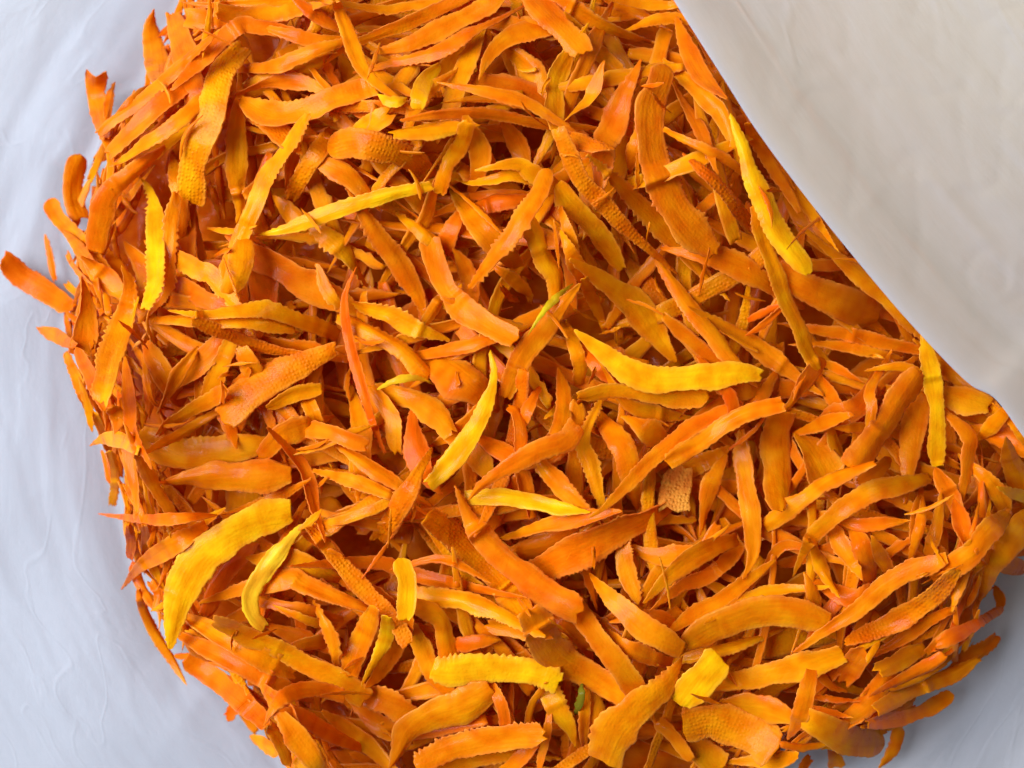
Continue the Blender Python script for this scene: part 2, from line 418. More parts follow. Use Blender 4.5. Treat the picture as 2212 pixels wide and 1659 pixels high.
# ---------------------------------------------------------------- shreds underneath: a mass nobody could count
def fill_mass():
    V = []; Fs = []; Cs = []; Ss = []; Rm = []; nv = 0; R = np.random.RandomState(21); k = 0; tries = 0
    while k < 1160 and tries < 40000:
        tries += 1
        rim = k >= 520                                           # the last ones stand along the wall of the heap
        x = R.uniform(100, 2400); y = R.uniform(-170, 1810)
        ci = min(GW - 1, int((x + GM) / GS)); cj = min(GH - 1, int((y + GM) / GS))
        d = gd[cj, ci]; a = gang[cj, ci]
        if d < (10 if rim else 26) or (rim and d > 105): continue
        L = R.uniform(230, 520); w = R.uniform(20, 46)
        if k < 60: w = R.uniform(70, 110)
        if rim: L = R.uniform(110, 240); w = R.uniform(12, 32)
        if d < 150: th = a + R.normal(0, .26); L *= .8; w *= .8
        else: th = R.uniform(0, math.pi)
        bend = R.normal(0, .35)
        p = []
        for q in (-.5, -.17, .17, .5):
            p.append((x + math.cos(th + bend * q) * L * q, y + math.sin(th + bend * q) * L * q))
        pi = np.clip(((np.array(p) + GM) / GS).astype(int), 0, [GW - 1, GH - 1])
        if gd[pi[:, 1], pi[:, 0]].min() < (4 if rim else 14): continue
        col = R.choice(list('oooodddaag'))
        g = make_strip(p, w, w * R.uniform(.6, 1), R.choice(['p', 'p', 'b', 'j']) + R.choice(['p', 'p', 'b', 'j']),
                       R.choice(['', 's', '', 'k']), col, R, 10.0, 5, 5000 + k)
        V.append(g[0]); Fs.append(g[1] + nv); Cs.append(g[2]); Ss.append(g[3]); Rm.append(g[5]); nv += len(g[0]); k += 1
    return V, Fs, Cs, Ss, Rm, nv
def bed():
    # the packed shreds below, one lumpy bed
    st = 3; X = gx[::st, ::st]; Y = gy[::st, ::st]; d = gd[::st, ::st]
    Zb = HB[::st, ::st] - 90 + 22 * (vnoise(X / 38, Y / 38, 51) - .5) + 10 * (vnoise(X / 14, Y / 14, 52) - .5)
    ny, nx = X.shape
    i = np.arange(ny - 1)[:, None]; j = np.arange(nx - 1)[None]
    F = np.stack([i * nx + j, (i + 1) * nx + j, (i + 1) * nx + j + 1, i * nx + j + 1], -1)
    F = F[(d[:-1, :-1] > 55)].reshape(-1, 4)
    cols = np.tile(np.array(COL['d']), (X.size, 1)); strip = np.stack([X.ravel(), Y.ravel(), 0 * X.ravel() + .05], 1)
    return W(X.ravel(), Y.ravel(), Zb.ravel()), F, cols, strip, None, np.zeros(len(F), bool)
def build_mass(V, Fs, Cs, Ss, Rm, nv, extra):
    for g in extra:
        V.append(g[0]); Fs.append(g[1] + nv); Cs.append(g[2]); Ss.append(g[3]); Rm.append(g[5]); nv += len(g[0])
    geo = (np.vstack(V), np.vstack(Fs), np.vstack(Cs), np.vstack(Ss), None, np.concatenate(Rm))
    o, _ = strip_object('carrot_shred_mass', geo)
    o['kind'] = 'stuff'; o['label'] = 'mass of orange carrot shreds filling the heap underneath the top layer'; o['category'] = 'shredded carrot'
MASS = fill_mass()

# ---------------------------------------------------------------- shreds on top, one by one
# tile: layer colour width ends options points [| label ~ short name as landmark]
TRACE = """
#A
3 o 150 pb . 1005,60 985,200 1010,380 1040,560 | pointed orange carrot shred sticking up highest at the upper left rim ~ pointed rim shred
4 o 190 jb . 1120,90 1180,280 1230,470 1270,640
5 o 110 bb . 1160,430 1000,570 850,690 700,790 630,860
3 o 150 jb . 620,470 620,620 650,780 700,900 | orange carrot shred with horned torn end at the upper left rim ~ horned shred
4 o 60 pb . 745,530 715,640 690,760
5 o 110 bp . 1260,690 1100,830 950,930 800,1030 700,1080
2 d 130 bb . 1200,540 1000,700 850,850 700,1000
4 o 120 bb . 1180,870 1000,990 880,1090
3 o 190 rb s 520,1000 480,1130 480,1280 530,1420 | round ended orange carrot shred on the left rim ~ round ended rim shred
5 o 180 bb . 840,1140 720,1240 660,1400 630,1640
7 o 100 bp s 1120,1350 1090,1700 1050,1900 900,2100
8 y 135 pb s 910,1150 985,1260 1010,1420 1010,1650 1000,1850 950,2010 | upright bright yellow carrot shred with saw-toothed left edge near left rim ~ upright yellow saw-edged shred
7 g 190 bj k 1570,290 1440,450 1370,700 1280,950 1240,1150 1230,1330 | broad golden carrot shred with beaded lower end in the upper left ~ broad beaded golden shred
4 o 130 bb . 1350,350 1500,200 1700,170 1850,200
2 o 160 bb . 1200,110 1400,130 1560,120
4 g 55 bb k 1350,50 1345,150 1330,260
3 o 90 pb . 1170,10 1350,30 1600,20 1900,10
3 o 150 bb . 1400,70 1650,110 1900,60
6 d 120 bb . 2200,280 1950,370 1780,430 1600,440
5 o 110 bb . 1880,220 2050,260 2200,250
7 o 180 bb s 1560,640 1750,740 1950,720 2150,640 2440,560 | broad sagging orange carrot shred with toothed lower edge in the upper left ~ sagging toothed shred
6 g 170 bp . 1550,640 1540,900 1530,1150 1560,1350 1530,1450
4 r 60 bp . 1400,1000 1430,1200 1450,1420
4 r 45 pp . 1350,1150 1390,1300 1420,1430
7 g 115 bb s 1950,830 1850,980 1720,1180 1620,1400 1550,1560 1490,1760
5 o 130 bb k 2160,840 2050,1000 1950,1150 1870,1310 | orange carrot shred covered in rows of shiny beads in the upper left ~ shiny beaded shred
4 d 80 bp . 1940,850 1880,1100 1850,1250
8 y 115 bp . 2800,1195 2500,1260 2212,1350 1980,1430 1820,1490 1640,1530 | long bright yellow carrot shred tapering to the left in the upper left centre ~ tapering yellow shred
5 g 140 pb . 1770,1260 1850,1350 1930,1430
6 g 60 bb k 1410,1490 1520,1500 1600,1480
3 o 130 rb . 320,1290 380,1400 480,1500 560,1580
2 o 50 pb . 285,1520 310,1620 360,1820
4 o 110 bb . 380,1500 480,1570 540,1640
5 d 150 jb . 15,1670 130,1790 300,1880 480,2000 | deep orange carrot shred jutting farthest left out of the heap ~ farthest left shred
5 o 160 bb k 1650,780 1750,830 1850,910
6 o 220 rb k 2120,970 2300,925 2500,975 2680,1065 2790,1170 | wide rounded orange carrot shred with beaded top in the upper centre ~ wide rounded beaded shred
4 o 170 bb . 2130,1090 2250,1150 2350,1250
5 g 150 bb s 2080,1500 2200,1600 2290,1720
3 o 150 bb . 1000,900 1150,760 1300,700
4 d 120 bb . 1150,1150 1180,1300 1160,1450
3 d 150 bb . 1250,1400 1230,1550 1250,1700
4 o 120 bb k 1140,1120 1170,1250 1200,1340
5 o 120 bp . 1170,1340 1160,1480 1150,1640
4 d 120 bb . 2200,180 2100,130 2000,60
4 d 140 bb . 2000,560 1850,520 1700,560
#B
6 o 140 bp . 780,0 480,130 250,230 50,310 -140,440
7 o 130 bp . 1050,-30 800,110 600,220 420,310 190,350 | long orange carrot shred tapering to a fine point near the top edge ~ long tapering top shred
6 d 130 bb . 1060,100 850,210 700,300 480,370 280,420
6 g 140 bb . -60,-60 0,130 110,390 200,500 300,580
8 y 80 pp . 235,610 330,655 430,630 | small bright yellow curled carrot tip near the top edge ~ small yellow curled tip
6 y 115 bb . 630,410 560,500 510,600 500,710 | short yellow carrot shred with blunt ends below the top edge ~ short yellow blunt shred
4 a 170 bb . 840,310 780,450 740,580 700,700
6 o 150 pb . 890,520 960,370 1080,250 1250,180 1450,170 | arched orange carrot shred drooping to a point near the top edge ~ arched drooping shred
7 o 170 bj . 1260,0 1400,150 1500,270 1560,350
6 o 160 bb . 1510,300 1420,450 1385,600 1400,760
5 d 120 bb . 1640,270 1580,400 1500,600 1450,760
4 a 140 bb . 1560,220 1650,330 1780,440
5 a 190 bp . 1400,20 1600,100 1800,190 2070,280
4 o 120 bb . 1750,0 1900,80 2000,130
5 o 100 bb . 1950,170 2100,120 2270,150
4 o 90 bb . 1850,10 2050,40 2200,20
5 o 100 bb . 1640,530 1850,490 2080,450 2400,420
6 g 110 bp . 1660,510 1620,620 1540,700 1450,790
8 o 200 rj s 2100,420 2060,560 2005,700 2000,900 2050,1100 2130,1300 2250,1480 2420,1630 | broad long orange carrot shred with toothed right edge under the bag fold ~ broad toothed shred by the bag
6 o 110 bb . 830,570 1000,600 1200,670 1400,790
5 d 100 pb . 380,780 600,740 850,730 1050,750 1250,790 1360,800
6 g 150 jb f 330,880 520,860 750,830
7 g 100 bb . 800,850 770,950 690,1070 650,1190
6 g 130 rb . 1010,1080 1130,1060 1240,1120 1370,1220
7 g 140 bb s 1390,1200 1480,1320 1600,1440 1720,1580 1830,1740 | golden carrot shred with saw-toothed edges in the upper centre right ~ golden saw-toothed shred
7 o 120 jb k 1480,880 1600,930 1720,950
8 d 130 bp k 1390,830 1470,1000 1560,1180 1700,1320 1850,1480 2000,1620 2180,1780 | long deep orange beaded carrot shred slanting down right of centre ~ long beaded diagonal shred
5 g 110 pb . 730,1160 850,1190 1000,1160 1150,1150 1230,1180
4 o 90 bb . 900,1270 1050,1270 1220,1270
8 o 130 rp s 1345,1090 1280,1250 1180,1400 1080,1550 980,1680 820,1880 | straight orange carrot shred with toothed edges slanting to lower left above centre ~ straight toothed shred
5 a 200 pb . 700,1230 800,1350 900,1470 1030,1600
6 o 40 bb . 760,1250 900,1370 1040,1510
5 o 130 bb . 600,1250 550,1400 450,1530 380,1640
6 a 160 bp s 150,1390 260,1560 400,1750 500,1950 540,2080
5 d 200 bb . 1830,640 1760,800 1690,950 1680,1080
4 o 160 bb . 1900,760 1850,950 1750,1150 1700,1260
6 o 28 pp . 1918,980 1915,1110 1920,1250
5 a 170 bb s 1850,1250 2000,1400 2150,1560 2270,1690
2 a 220 bb . 1100,330 1200,430 1300,550
4 o 80 bb . 850,650 1000,640 1180,680
4 a 110 bb . 1440,1430 1480,1550 1510,1700
5 g 150 bj . 130,830 230,780 320,720
4 a 90 bb . 50,30 250,60 450,40 700,10
3 d 180 bb . 850,870 900,1000 860,1150
3 a 140 bb . 1100,880 1160,980 1200,1100
4 d 130 bb . 900,1350 1000,1320 1150,1300
4 o 140 bb . 1150,0 1250,60 1330,60
4 o 120 bb . 450,800 500,660 620,560
5 o 120 bb s 480,1480 600,1570 640,1680
4 d 150 bb . 650,1600 720,1480 760,1400
4 o 120 bb . 2000,800 1930,900 1900,1000
#C
9 y 150 pb . 310,735 380,900 440,1100 520,1300 620,1500 760,1690 810,1780 | large bright yellow pointed carrot shred beside the bag fold ~ large pointed yellow shred
7 o 90 bb . 460,870 560,1050 650,1200 710,1300
4 a 150 bb . 70,560 170,650 260,760 320,920
5 o 80 bb . 0,900 150,980 300,1050 400,1130
6 d 110 bj k 130,1110 280,1250 380,1380 450,1480
8 g 110 bb . 470,1330 540,1600 640,1880 740,2100 800,2250 885,2390 | long golden carrot shred hanging below the large pointed yellow one ~ long hanging golden shred
3 a 160 bb . 700,1300 800,1450 900,1580
3 a 130 bb . 830,1370 950,1550 1050,1680
3 a 90 bb . 600,1000 750,1250 850,1400
5 o 150 bb . 20,270 80,420 170,520
4 o 90 bb . 480,830 560,930 640,1080
3 d 120 bb . 0,650 80,800 150,950
#D
4 o 170 pb . 520,0 620,80 760,210
3 d 180 pb . 530,130 560,300 560,500 530,640
4 d 110 pb . 235,460 330,500 490,590 | small pointed deep orange carrot shred poking out of the left rim ~ poking rim shred
7 g 150 pj s 790,60 850,190 820,380 740,600 690,780 650,960 | long golden carrot shred hanging down the left side of the heap ~ hanging left side shred
5 d 110 bp . 730,970 760,1060 740,1140
3 o 70 bp . 430,620 480,760 560,950 600,1140
4 g 65 pp . 510,780 560,960 595,1140
3 d 110 bb . 500,600 600,800 690,1000
6 d 90 bb . 825,800 840,950 855,1130 910,1240
5 g 110 pb . 580,1230 690,1175 800,1200 910,1260 | pale golden pointed carrot shred pointing left out of the left wall ~ left pointing wall shred
3 d 60 bb . 650,1270 690,1370 720,1480
4 g 60 bb . 715,1260 750,1420 730,1620
4 d 100 bb . 820,1200 850,1400 880,1670
5 o 110 bb . 900,1290 980,1450 1080,1640
9 t 13 pp . 955,490 915,545 880,575 850,615 | thin whitish fibre lying on shreds at the left ~ whitish fibre
5 a 135 br . 940,560 1030,720 1120,880 1190,970 | smooth amber carrot shred lying in the hollow at left ~ smooth hollow shred
3 d 100 bb . 900,650 950,750 960,900
4 o 50 bp . 955,760 985,920 1130,1000
3 d 150 bb . 1450,520 1350,640 1200,770
4 a 140 bb . 1500,530 1440,680 1370,820
8 g 105 pb . 1090,350 1300,372 1550,355 1720,345 1900,400 2080,465 2195,515 | long wavy golden carrot shred with bright yellow right end at left of centre ~ long wavy golden shred
7 o 100 bb . 1080,410 1300,430 1600,430 1800,450
6 o 150 bb s 1110,0 1250,80 1400,150 1530,340
4 d 130 bb . 1150,180 1300,260 1450,330
7 g 150 bb s 1570,-70 1560,60 1510,200
4 d 220 bb . 1640,0 1700,120 1690,330
5 d 240 bb . 1720,20 1850,100 2000,200 2160,280
6 a 90 bb s 2080,120 2120,220 2190,300
8 o 130-300 bj k 2180,610 1980,690 1780,790 1600,910 1440,1060 | wide orange carrot shred with jagged beaded left end at left of centre ~ wide jagged shred
7 o 110 bj . 1400,910 1250,990 1100,1090 1030,1160
8 g 110 bb . 1735,980 1890,890 2080,865
7 o 110 bj . 1990,930 2030,1010 2050,1070
7 o 80 bb k 1340,450 1550,540 1750,600 1885,622
4 g 160 bb f 1560,620 1600,690 1640,760
3 a 250 bb . 900,1150 1100,1250 1300,1280 1600,1230
5 o 90 bb . 1080,1200 1250,1110 1380,1030
6 o 140 pb . 1730,1110 1870,1260 1980,1420 2050,1650
6 g 80 pb . 1900,1285 2100,1225 2290,1150
7 o 230 pb f 1030,1470 1250,1420 1500,1425 1700,1430 1890,1410 | broad leaf shaped orange carrot shred with lengthwise ridges in the lower left ~ broad ridged leaf shred
6 d 90 bb k 1900,1500 1720,1590 1560,1640
5 o 130 bb . 1200,700 1130,800 1080,900
4 d 160 bb . 1550,860 1480,1000 1500,1100
5 o 140 bb . 1850,560 2000,600 2150,640
4 d 200 bb . 1750,1250 1850,1150 2000,1100
#E
9 r 85 pp . 95,70 30,250 40,450 90,700 160,950 220,1130 285,1280 | thin reddish orange carrot shred curving down at left of centre ~ thin reddish curved shred
7 g 130 bp s 80,310 300,380 500,470 710,545 | golden saw-edged carrot shred pointing right at left of centre ~ golden right pointing shred
7 g 140 bb s 60,430 250,530 400,620 500,720
6 o 120 bb . 500,650 650,625 850,575 1050,510
7 o 160 bb . 585,-120 610,30 680,200 800,340 950,440 1135,545 | smooth thick orange carrot shred sweeping down to the centre ~ smooth sweeping shred
5 a 90 bb . 660,240 610,330 555,410
5 a 120 bp . 1080,130 1200,220 1235,310
6 d 60 jj k 1025,190 1090,270 1150,280
8 a 165 pb f 1550,175 1420,330 1300,490 1200,620 1120,760 1060,910 | amber carrot shred with a greenish yellow strip along its upper left edge ~ green edged shred
6 g 160 bb . 1230,-200 1310,0 1390,150 1385,240
5 o 130 bb . 1470,-60 1530,60 1570,160
7 g 80 bp . 1590,200 1650,330 1712,515
6 o 230 bb . 1650,130 1800,230 1950,360 2060,520
8 g 90 bb . 1440,430 1500,560 1545,700 1540,830
9 y 170 pb . 1510,480 1680,600 1850,720 2020,795 2212,800 2400,780 2600,765 2720,775 | large bright yellow carrot shred bowed across the right centre ~ large bowed yellow shred
8 g 120 bb . 1530,915 1750,880 1950,890 2212,915 2370,910
8 a 105 pb . 1405,720 1440,900 1430,1050 1395,1160
7 g 50 pb . 1310,1055 1370,1010 1430,950
9 y 130 pb . 965,610 995,750 960,930 880,1100 750,1280 650,1400 560,1480 | golden yellow crescent carrot shred standing in the middle of the heap ~ golden middle crescent
8 o 140 bp . 1545,1100 1450,1200 1250,1270 1050,1380 900,1490 825,1580 | orange carrot shred tapering to lower left right of the golden middle crescent ~ tapering centre shred
8 l 55 pp . 230,865 330,815 430,790 530,800 605,835 | small thin lemon yellow carrot shred arched in a dark gap ~ thin lemon arch
3 a 300 bb . 620,690 750,800 870,890
6 a 170 bj . 300,880 450,920 600,1020 710,1150
7 g 110 bb . 230,890 320,1020 345,1110 350,1210
6 d 110 pb . 1315,810 1230,950 1180,1080
6 o 130 jb . 1090,990 1130,1020 1160,1150 1160,1280
8 o 120-200 pj k 590,1240 500,1400 420,1560 330,1720 240,1850 | orange carrot shred with wide beaded lower end below centre ~ beaded foot shred
7 y 130 bp . 800,1570 1000,1560 1200,1580 1400,1620 1620,1655 | bright yellow carrot shred tapering right below the heap's centre ~ yellow right tapering shred
6 a 110 bb s 1640,1040 1580,1180 1620,1350 1690,1600
5 o 170 bb . 1290,1340 1400,1480 1530,1600
4 o 130 bb . 1140,1380 1190,1480 1200,1580
6 a 200 pb . 1800,1040 1950,1120 2130,1220
4 o 180 bb . 1730,1130 1850,1300 1880,1450
8 r 100 bp . 2600,945 2290,1100 1990,1340 1720,1610 1600,1700 | long thin reddish carrot shred slanting down left at right of centre ~ long thin reddish diagonal
9 t 220 jj k 2200,1370 2160,1500 2140,1660 | small pale tan speckled squarish carrot scrap right of centre ~ tan speckled scrap
5 o 130 bb . 100,1300 250,1400 410,1510
5 o 110 bb . 0,1440 200,1500 360,1580
4 o 160 bb . 90,1000 130,1200 120,1370
4 d 180 bb . 480,1130 500,1300 560,1400
7 r 100 jb . -220,1120 -50,1150 110,1215
4 d 180 bb . 700,1150 820,1250 900,1350
4 o 160 bb . 880,1000 800,1100 700,1160
4 d 200 bb . 1000,1250 1150,1330 1300,1300
4 o 130 bb . 780,60 830,150 850,260
4 d 160 bb . 1600,600 1700,720 1850,800
4 a 140 bb . 1800,850 1900,980 2100,1020
#F
7 o 230 bj f 610,90 800,200 1000,280 1150,340 1270,390 | wide orange carrot shred with ragged right end near the bag fold ~ wide ragged shred by the bag
5 a 140 bb . 1000,20 1150,150 1300,260 1450,400 1560,500
3 d 80 bb . 1150,30 1230,120 1310,220
5 o 200 bb . 130,10 350,60 560,190
6 o 150 br . -110,110 60,350 200,530 345,690
6 o 130 rb . 220,430 400,530 560,650 740,780
7 r 55 pb . 395,430 500,370 640,320
7 r 45 pb . 400,515 520,440 620,355
7 o 110 bp . 865,715 770,850 700,960 640,1015
6 d 80 bp . 880,680 1000,730 1185,825
5 d 90 bb . 890,580 1050,590 1230,625
3 d 150 bb . 930,490 1200,540 1450,600
4 d 120 bb . 890,790 980,920 1060,1030
6 o 110 bb . 1290,730 1220,850 1230,1000 1210,1110
6 o 90 bb . 1270,730 1400,715 1520,740
7 o 190 bb . 1545,750 1430,900 1330,1050 1200,1230 1090,1380 | broad smooth orange carrot shred slanting to lower left at the right ~ broad smooth right shred
8 y 115 bb . 1555,490 1600,700 1640,950 1645,1200 1640,1365 | upright yellow carrot shred coming out from under the bag fold at right ~ upright yellow right shred
5 a 190 bb . 1560,900 1500,1100 1470,1340
5 a 200 bb . 1690,900 1850,950 1990,990
4 a 130 bb . 1680,700 1850,850 1990,970
6 g 110 bb . 1950,1150 2040,1060 2110,980
4 o 180 bb . 2000,1150 2120,1200 2250,1270
6 o 150 bb . 1720,1050 1830,1150 1850,1300 1820,1490
7 y 90 pb . 2035,1495 2150,1535 2290,1590 | golden yellow pointed carrot shred at the right edge of the picture ~ right edge yellow tip
6 o 140 bb . 1680,1450 1740,1560 1800,1670
5 o 140 bb . 1900,1400 2000,1500 2060,1620
6 o 130 bp . 790,1130 930,1085 1115,1025
5 o 80 bb . 1050,1110 1120,1110 1200,1100
5 a 110 bb . 980,1150 1010,1280 1090,1350
8 a 200 bb . 625,1000 600,1200 615,1400 640,1650 | smooth broad amber carrot shred standing upright at right of centre ~ smooth amber upright shred
7 a 220 pb . 720,1150 850,1270 930,1410
8 o 130 bp . 370,1130 390,1350 430,1560 460,1800 460,1950 390,2100 | long orange carrot shred hanging and hooking left at right of centre ~ hooked hanging shred
7 o 130 bb . 1140,1375 980,1440 800,1560 610,1690
8 g 90 rb . 1350,1310 1250,1410 1130,1470
8 a 150 bp . 1610,1450 1380,1490 1180,1560 980,1700 830,1850 715,2080 | long arched amber carrot shred drooping to a point in the lower right ~ arched amber shred
5 o 90 bb . 1530,1560 1510,1640 1490,1740
5 o 150 bb . 220,1420 160,1550 140,1660
9 o 120 bb f 660,960 480,1000 290,1080 90,1225 -100,1330 | fibrous bright orange carrot shred with curled upper right end at right of centre ~ fibrous bright shred
7 r 90 bb . 230,970 120,1050 20,1190
8 r 90 pb . 180,830 290,880 345,1050
4 d 160 bb . 200,750 300,850 420,860
4 d 130 bb . 560,820 480,950 400,1050
4 d 180 bb . 1000,1030 1150,960 1200,850
5 o 140 bb . 200,1300 100,1360 0,1400
4 o 170 bb . 2150,1350 2200,1500 2300,1620
4 o 120 bb . 2130,1080 2220,1180 2330,1300
#G
6 r 100 pb . 635,10 850,40 1100,40 1400,20 | reddish orange spindle carrot shred pointing left out of the lower left wall ~ reddish spindle shred
3 d 70 bb . 830,80 850,190 840,310
3 d 60 bb . 930,90 945,180 940,280
3 d 40 bb . 1000,100 990,160 970,230
6 o 150 pb . 785,500 900,360 1050,260 1200,170 1340,80 | shiny orange carrot shred pointing down left beside the yellow crescent ~ shiny left shred
9 y 235 bp s 1890,20 1700,60 1500,150 1320,290 1200,470 1130,680 1100,890 | large bright yellow crescent carrot shred with saw-toothed edges at lower left ~ large yellow crescent
9 l 125 pb f 1960,80 1830,230 1700,400 1620,550 1640,660 1720,750 | lemon yellow curled carrot shred right of the large yellow crescent ~ lemon curl
9 g 40 pp . 2085,-20 2010,60 1930,115
5 d 80 bp . 890,500 960,700 1060,880 1205,1125 | long deep orange carrot shred edging the lower left rim, pointing down ~ lower left rim edging
4 g 60 pb . 975,640 1020,615 1080,590
3 o 60 bb . 980,440 1020,540 990,640
7 g 150 bb . 1190,670 1350,760 1600,900 1910,1060 | straight golden carrot shred sloping down right below the yellow crescent ~ straight golden sloping shred
6 d 140 bb . 1170,790 1350,890 1600,1010 1850,1140
7 o 150 bj . 1480,740 1760,860 2000,990 2180,1080 2360,1220
5 d 150 bb . 1200,950 1350,1050 1500,1160 1650,1300 1730,1390
4 d 90 jb . 1460,1320 1530,1280 1640,1310
8 o 120 pb . 1705,1390 1780,1265 1900,1180 2050,1150 2230,1190 | arched orange carrot shred pointing down left at the bottom left ~ bottom left arch
4 g 90 rb . 1615,1455 1710,1505 1810,1560 | small round tipped golden carrot shred sticking out of the bottom left rim ~ round tipped rim shred
5 o 110 bb . 1740,1380 1820,1500 1880,1640
5 o 170 bb . 1850,1360 1950,1500 2060,1660
4 d 180 bb . 1950,1350 2100,1420 2260,1500
4 d 130 bb . 1340,670 1400,500 1500,350 1560,290
5 o 200 bb . 1640,490 1850,430 2000,480 2220,570
4 d 110 bb . 1700,570 1900,630 2080,670
8 o 110 bb k 1985,85 2120,230 2260,400 2420,560 2540,680 2650,860
5 o 70 bb . 1890,650 2000,700 2110,725
6 o 110 bb s 2080,670 2150,800 2170,960
4 d 130 bb . 1850,780 2000,830 2130,900
4 a 130 bb . 1920,870 2020,850 2120,840
4 d 150 bb . 1750,1180 1850,1300 1900,1400
4 d 160 bb . 2050,200 2150,260 2200,330
4 a 190 bb . 1800,320 2000,350 2150,420
5 o 90 bb . 1100,160 1220,110 1330,50
3 d 110 bb . 1250,200 1400,260 1500,220
#H
9 y 130 rb . 370,300 420,420 425,560 405,700 | short rounded yellow carrot shred standing upright at lower left of centre ~ short rounded yellow shred
8 g 130 bb . 225,620 170,750 100,900 40,1060
8 y 85 bp . 300,665 290,800 220,950 130,1130 | narrow yellow carrot shred slanting down left below the short rounded one ~ narrow yellow slanting shred
7 o 130 bp . 410,750 330,900 250,1020 150,1140
8 o 130-210 pj . 730,-170 850,80 1000,250 1180,400 1350,530 1560,640 | long orange carrot shred widening toward its lower right end below centre ~ long widening shred
7 g 190 bb k 560,20 700,130 850,280 1000,420 1130,580 1210,700 | broad golden beaded carrot shred sloping down right below centre ~ broad golden beaded slope
7 g 130 bb s 500,555 700,560 900,600 1100,680 1230,740
5 d 120 bb . 20,330 200,320 400,380 600,440 850,490
5 d 80 bb . 500,340 650,310 800,380
7 g 130 bb . 500,620 620,680 680,850 710,960
9 y 185 bb s 585,1020 720,1035 900,1015 1100,1020 1290,1045 1415,1105 | broad yellow saw-edged carrot shred lying level at the bottom centre ~ level yellow saw-edged shred
6 o 160 bb . 440,720 520,900 590,1050 710,1190
6 o 190 bb s 160,1180 300,1230 470,1300
8 o 230 bp f 980,1150 800,1250 600,1320 450,1420 370,1560 310,1660 | big wavy fibrous orange carrot shred at the bottom left of centre ~ big wavy fibrous shred
9 o 150 jb fs 1310,1450 1100,1460 900,1490 700,1540 480,1640 | ridged orange carrot shred with frayed upper edge at the bottom edge ~ frayed bottom shred
7 o 230 bb s 1270,720 1400,920 1600,1050 1820,1190
6 a 130 jb . 940,740 1100,770 1260,800
5 o 80 bb . 1270,630 1380,590 1480,570
9 o 150 pb . 1600,395 1700,520 1850,660 2000,780 2220,890 | smooth bright orange carrot shred pointing up left below right of centre ~ smooth up left pointing shred
7 a 150 bb . 1520,630 1660,820 1800,1000 1930,1180
7 o 200 bb s 1290,370 1500,270 1700,170 1900,90 2060,0
6 o 150 pb f 1010,180 1200,130 1400,80 1610,40
6 a 170 bb s 1850,170 1840,320 1890,490
8 g 140 pb . 1955,590 2090,420 2240,310 2400,230 2570,190
7 o 120 pb . 2000,650 2200,480 2400,400 2540,260
7 g 150 bp s 1320,1120 1400,1280 1480,1400 1520,1520
6 n 45 pp . 1562,1100 1555,1210 1515,1320 | thin green carrot sliver deep in a gap at the bottom centre ~ thin green sliver
7 g 60 bb . 1305,1150 1230,1260 1205,1440
6 o 80 bb . 1350,1270 1320,1450 1285,1660
3 d 110 bb . 1010,1180 1060,1300 1060,1420
5 a 160 bb . 1600,1120 1650,1300 1650,1460
5 a 90 bb . 1585,1250 1570,1370 1565,1490
8 g 190-280 pb s 2210,930 2100,1100 1900,1280 1780,1420 1690,1620 | broad golden carrot shred spreading toward lower left at the bottom right ~ broad spreading shred
8 a 90 bb . 2050,1350 2150,1450 2270,1610
5 a 110 bb k 1440,1650 1600,1560 1730,1490
5 a 150 bb . 650,1670 900,1600 1130,1600
3 d 130 bb . 720,840 820,850 920,840
4 o 200 bb . 50,1420 200,1530 330,1660
5 o 150 bb . 1950,250 2080,290 2220,260
4 d 160 bb . 1500,100 1350,200 1200,230
4 d 150 bb . 1400,700 1500,760 1560,850
5 d 120 bb . 1900,700 2050,680 2150,740
4 o 150 bb . 1850,850 1950,920 2100,960
4 d 150 bb . 100,1250 200,1350 320,1420
5 o 140 bb . 1080,1640 1180,1580 1260,1480
4 d 120 bb . 100,480 250,540 360,600
#I
9 y 220 bb . 250,940 120,1090 -10,1250 | broad bright yellow carrot patch of shred at the bottom right of centre ~ broad bright yellow piece
8 a 205 bb . 0,860 200,750 450,660 700,650 960,710 | broad amber carrot shred humped at lower right ~ broad humped amber shred
6 o 110 rb . 300,640 450,560 600,510 790,500
9 o 130 bp . 1710,285 1500,370 1300,480 1150,610 950,740 715,910 | long orange carrot shred slanting down left across the lower right ~ long lower right diagonal
6 a 130 bb . 810,470 850,590 830,700
6 o 100 bb . 850,250 910,390 970,480
6 o 150 bb . 950,90 1050,250 1110,350
7 o 90 bp . 1030,50 1200,85 1490,55
6 a 140 pb . 1220,150 1280,280 1335,390
6 o 90 bb . 1540,0 1520,150 1475,310
5 d 120 bb . 1660,0 1640,120 1600,250
6 o 130 bb . 1780,0 1820,150 1840,240
7 o 150 bb . 2060,50 1950,180 1850,280 1690,390
7 o 180 bp . 2250,60 2110,200 2010,350 1920,570
4 d 180 bb . 2040,300 2150,340 2300,350
6 o 150 bp . 1830,300 1780,480 1750,650
6 d 110 bb . 2070,620 1950,700 1800,780 1640,850 | deep orange carrot shred ending at the right rim of the heap ~ right rim shred
5 o 90 pb . 2020,470 2060,560 2055,640
7 o 140 bb k 1710,450 1550,600 1350,720 1150,800
6 o 90 bb . 1760,620 1600,700 1450,800 1290,890
9 g 45 pb . 1285,825 1240,890 1190,970
8 r 150 bj . 1170,890 1100,990 1035,1095
8 g 110 bj . 1570,870 1420,960 1265,1035 | golden carrot shred with ragged left end in the lower right ~ golden ragged end shred
6 d 100 bb . 2035,800 1950,880 1790,970
7 o 100 bb . 1920,950 1750,1050 1550,1130 1400,1200 1250,1290
6 o 90 bb . 1700,930 1500,1040 1340,1130
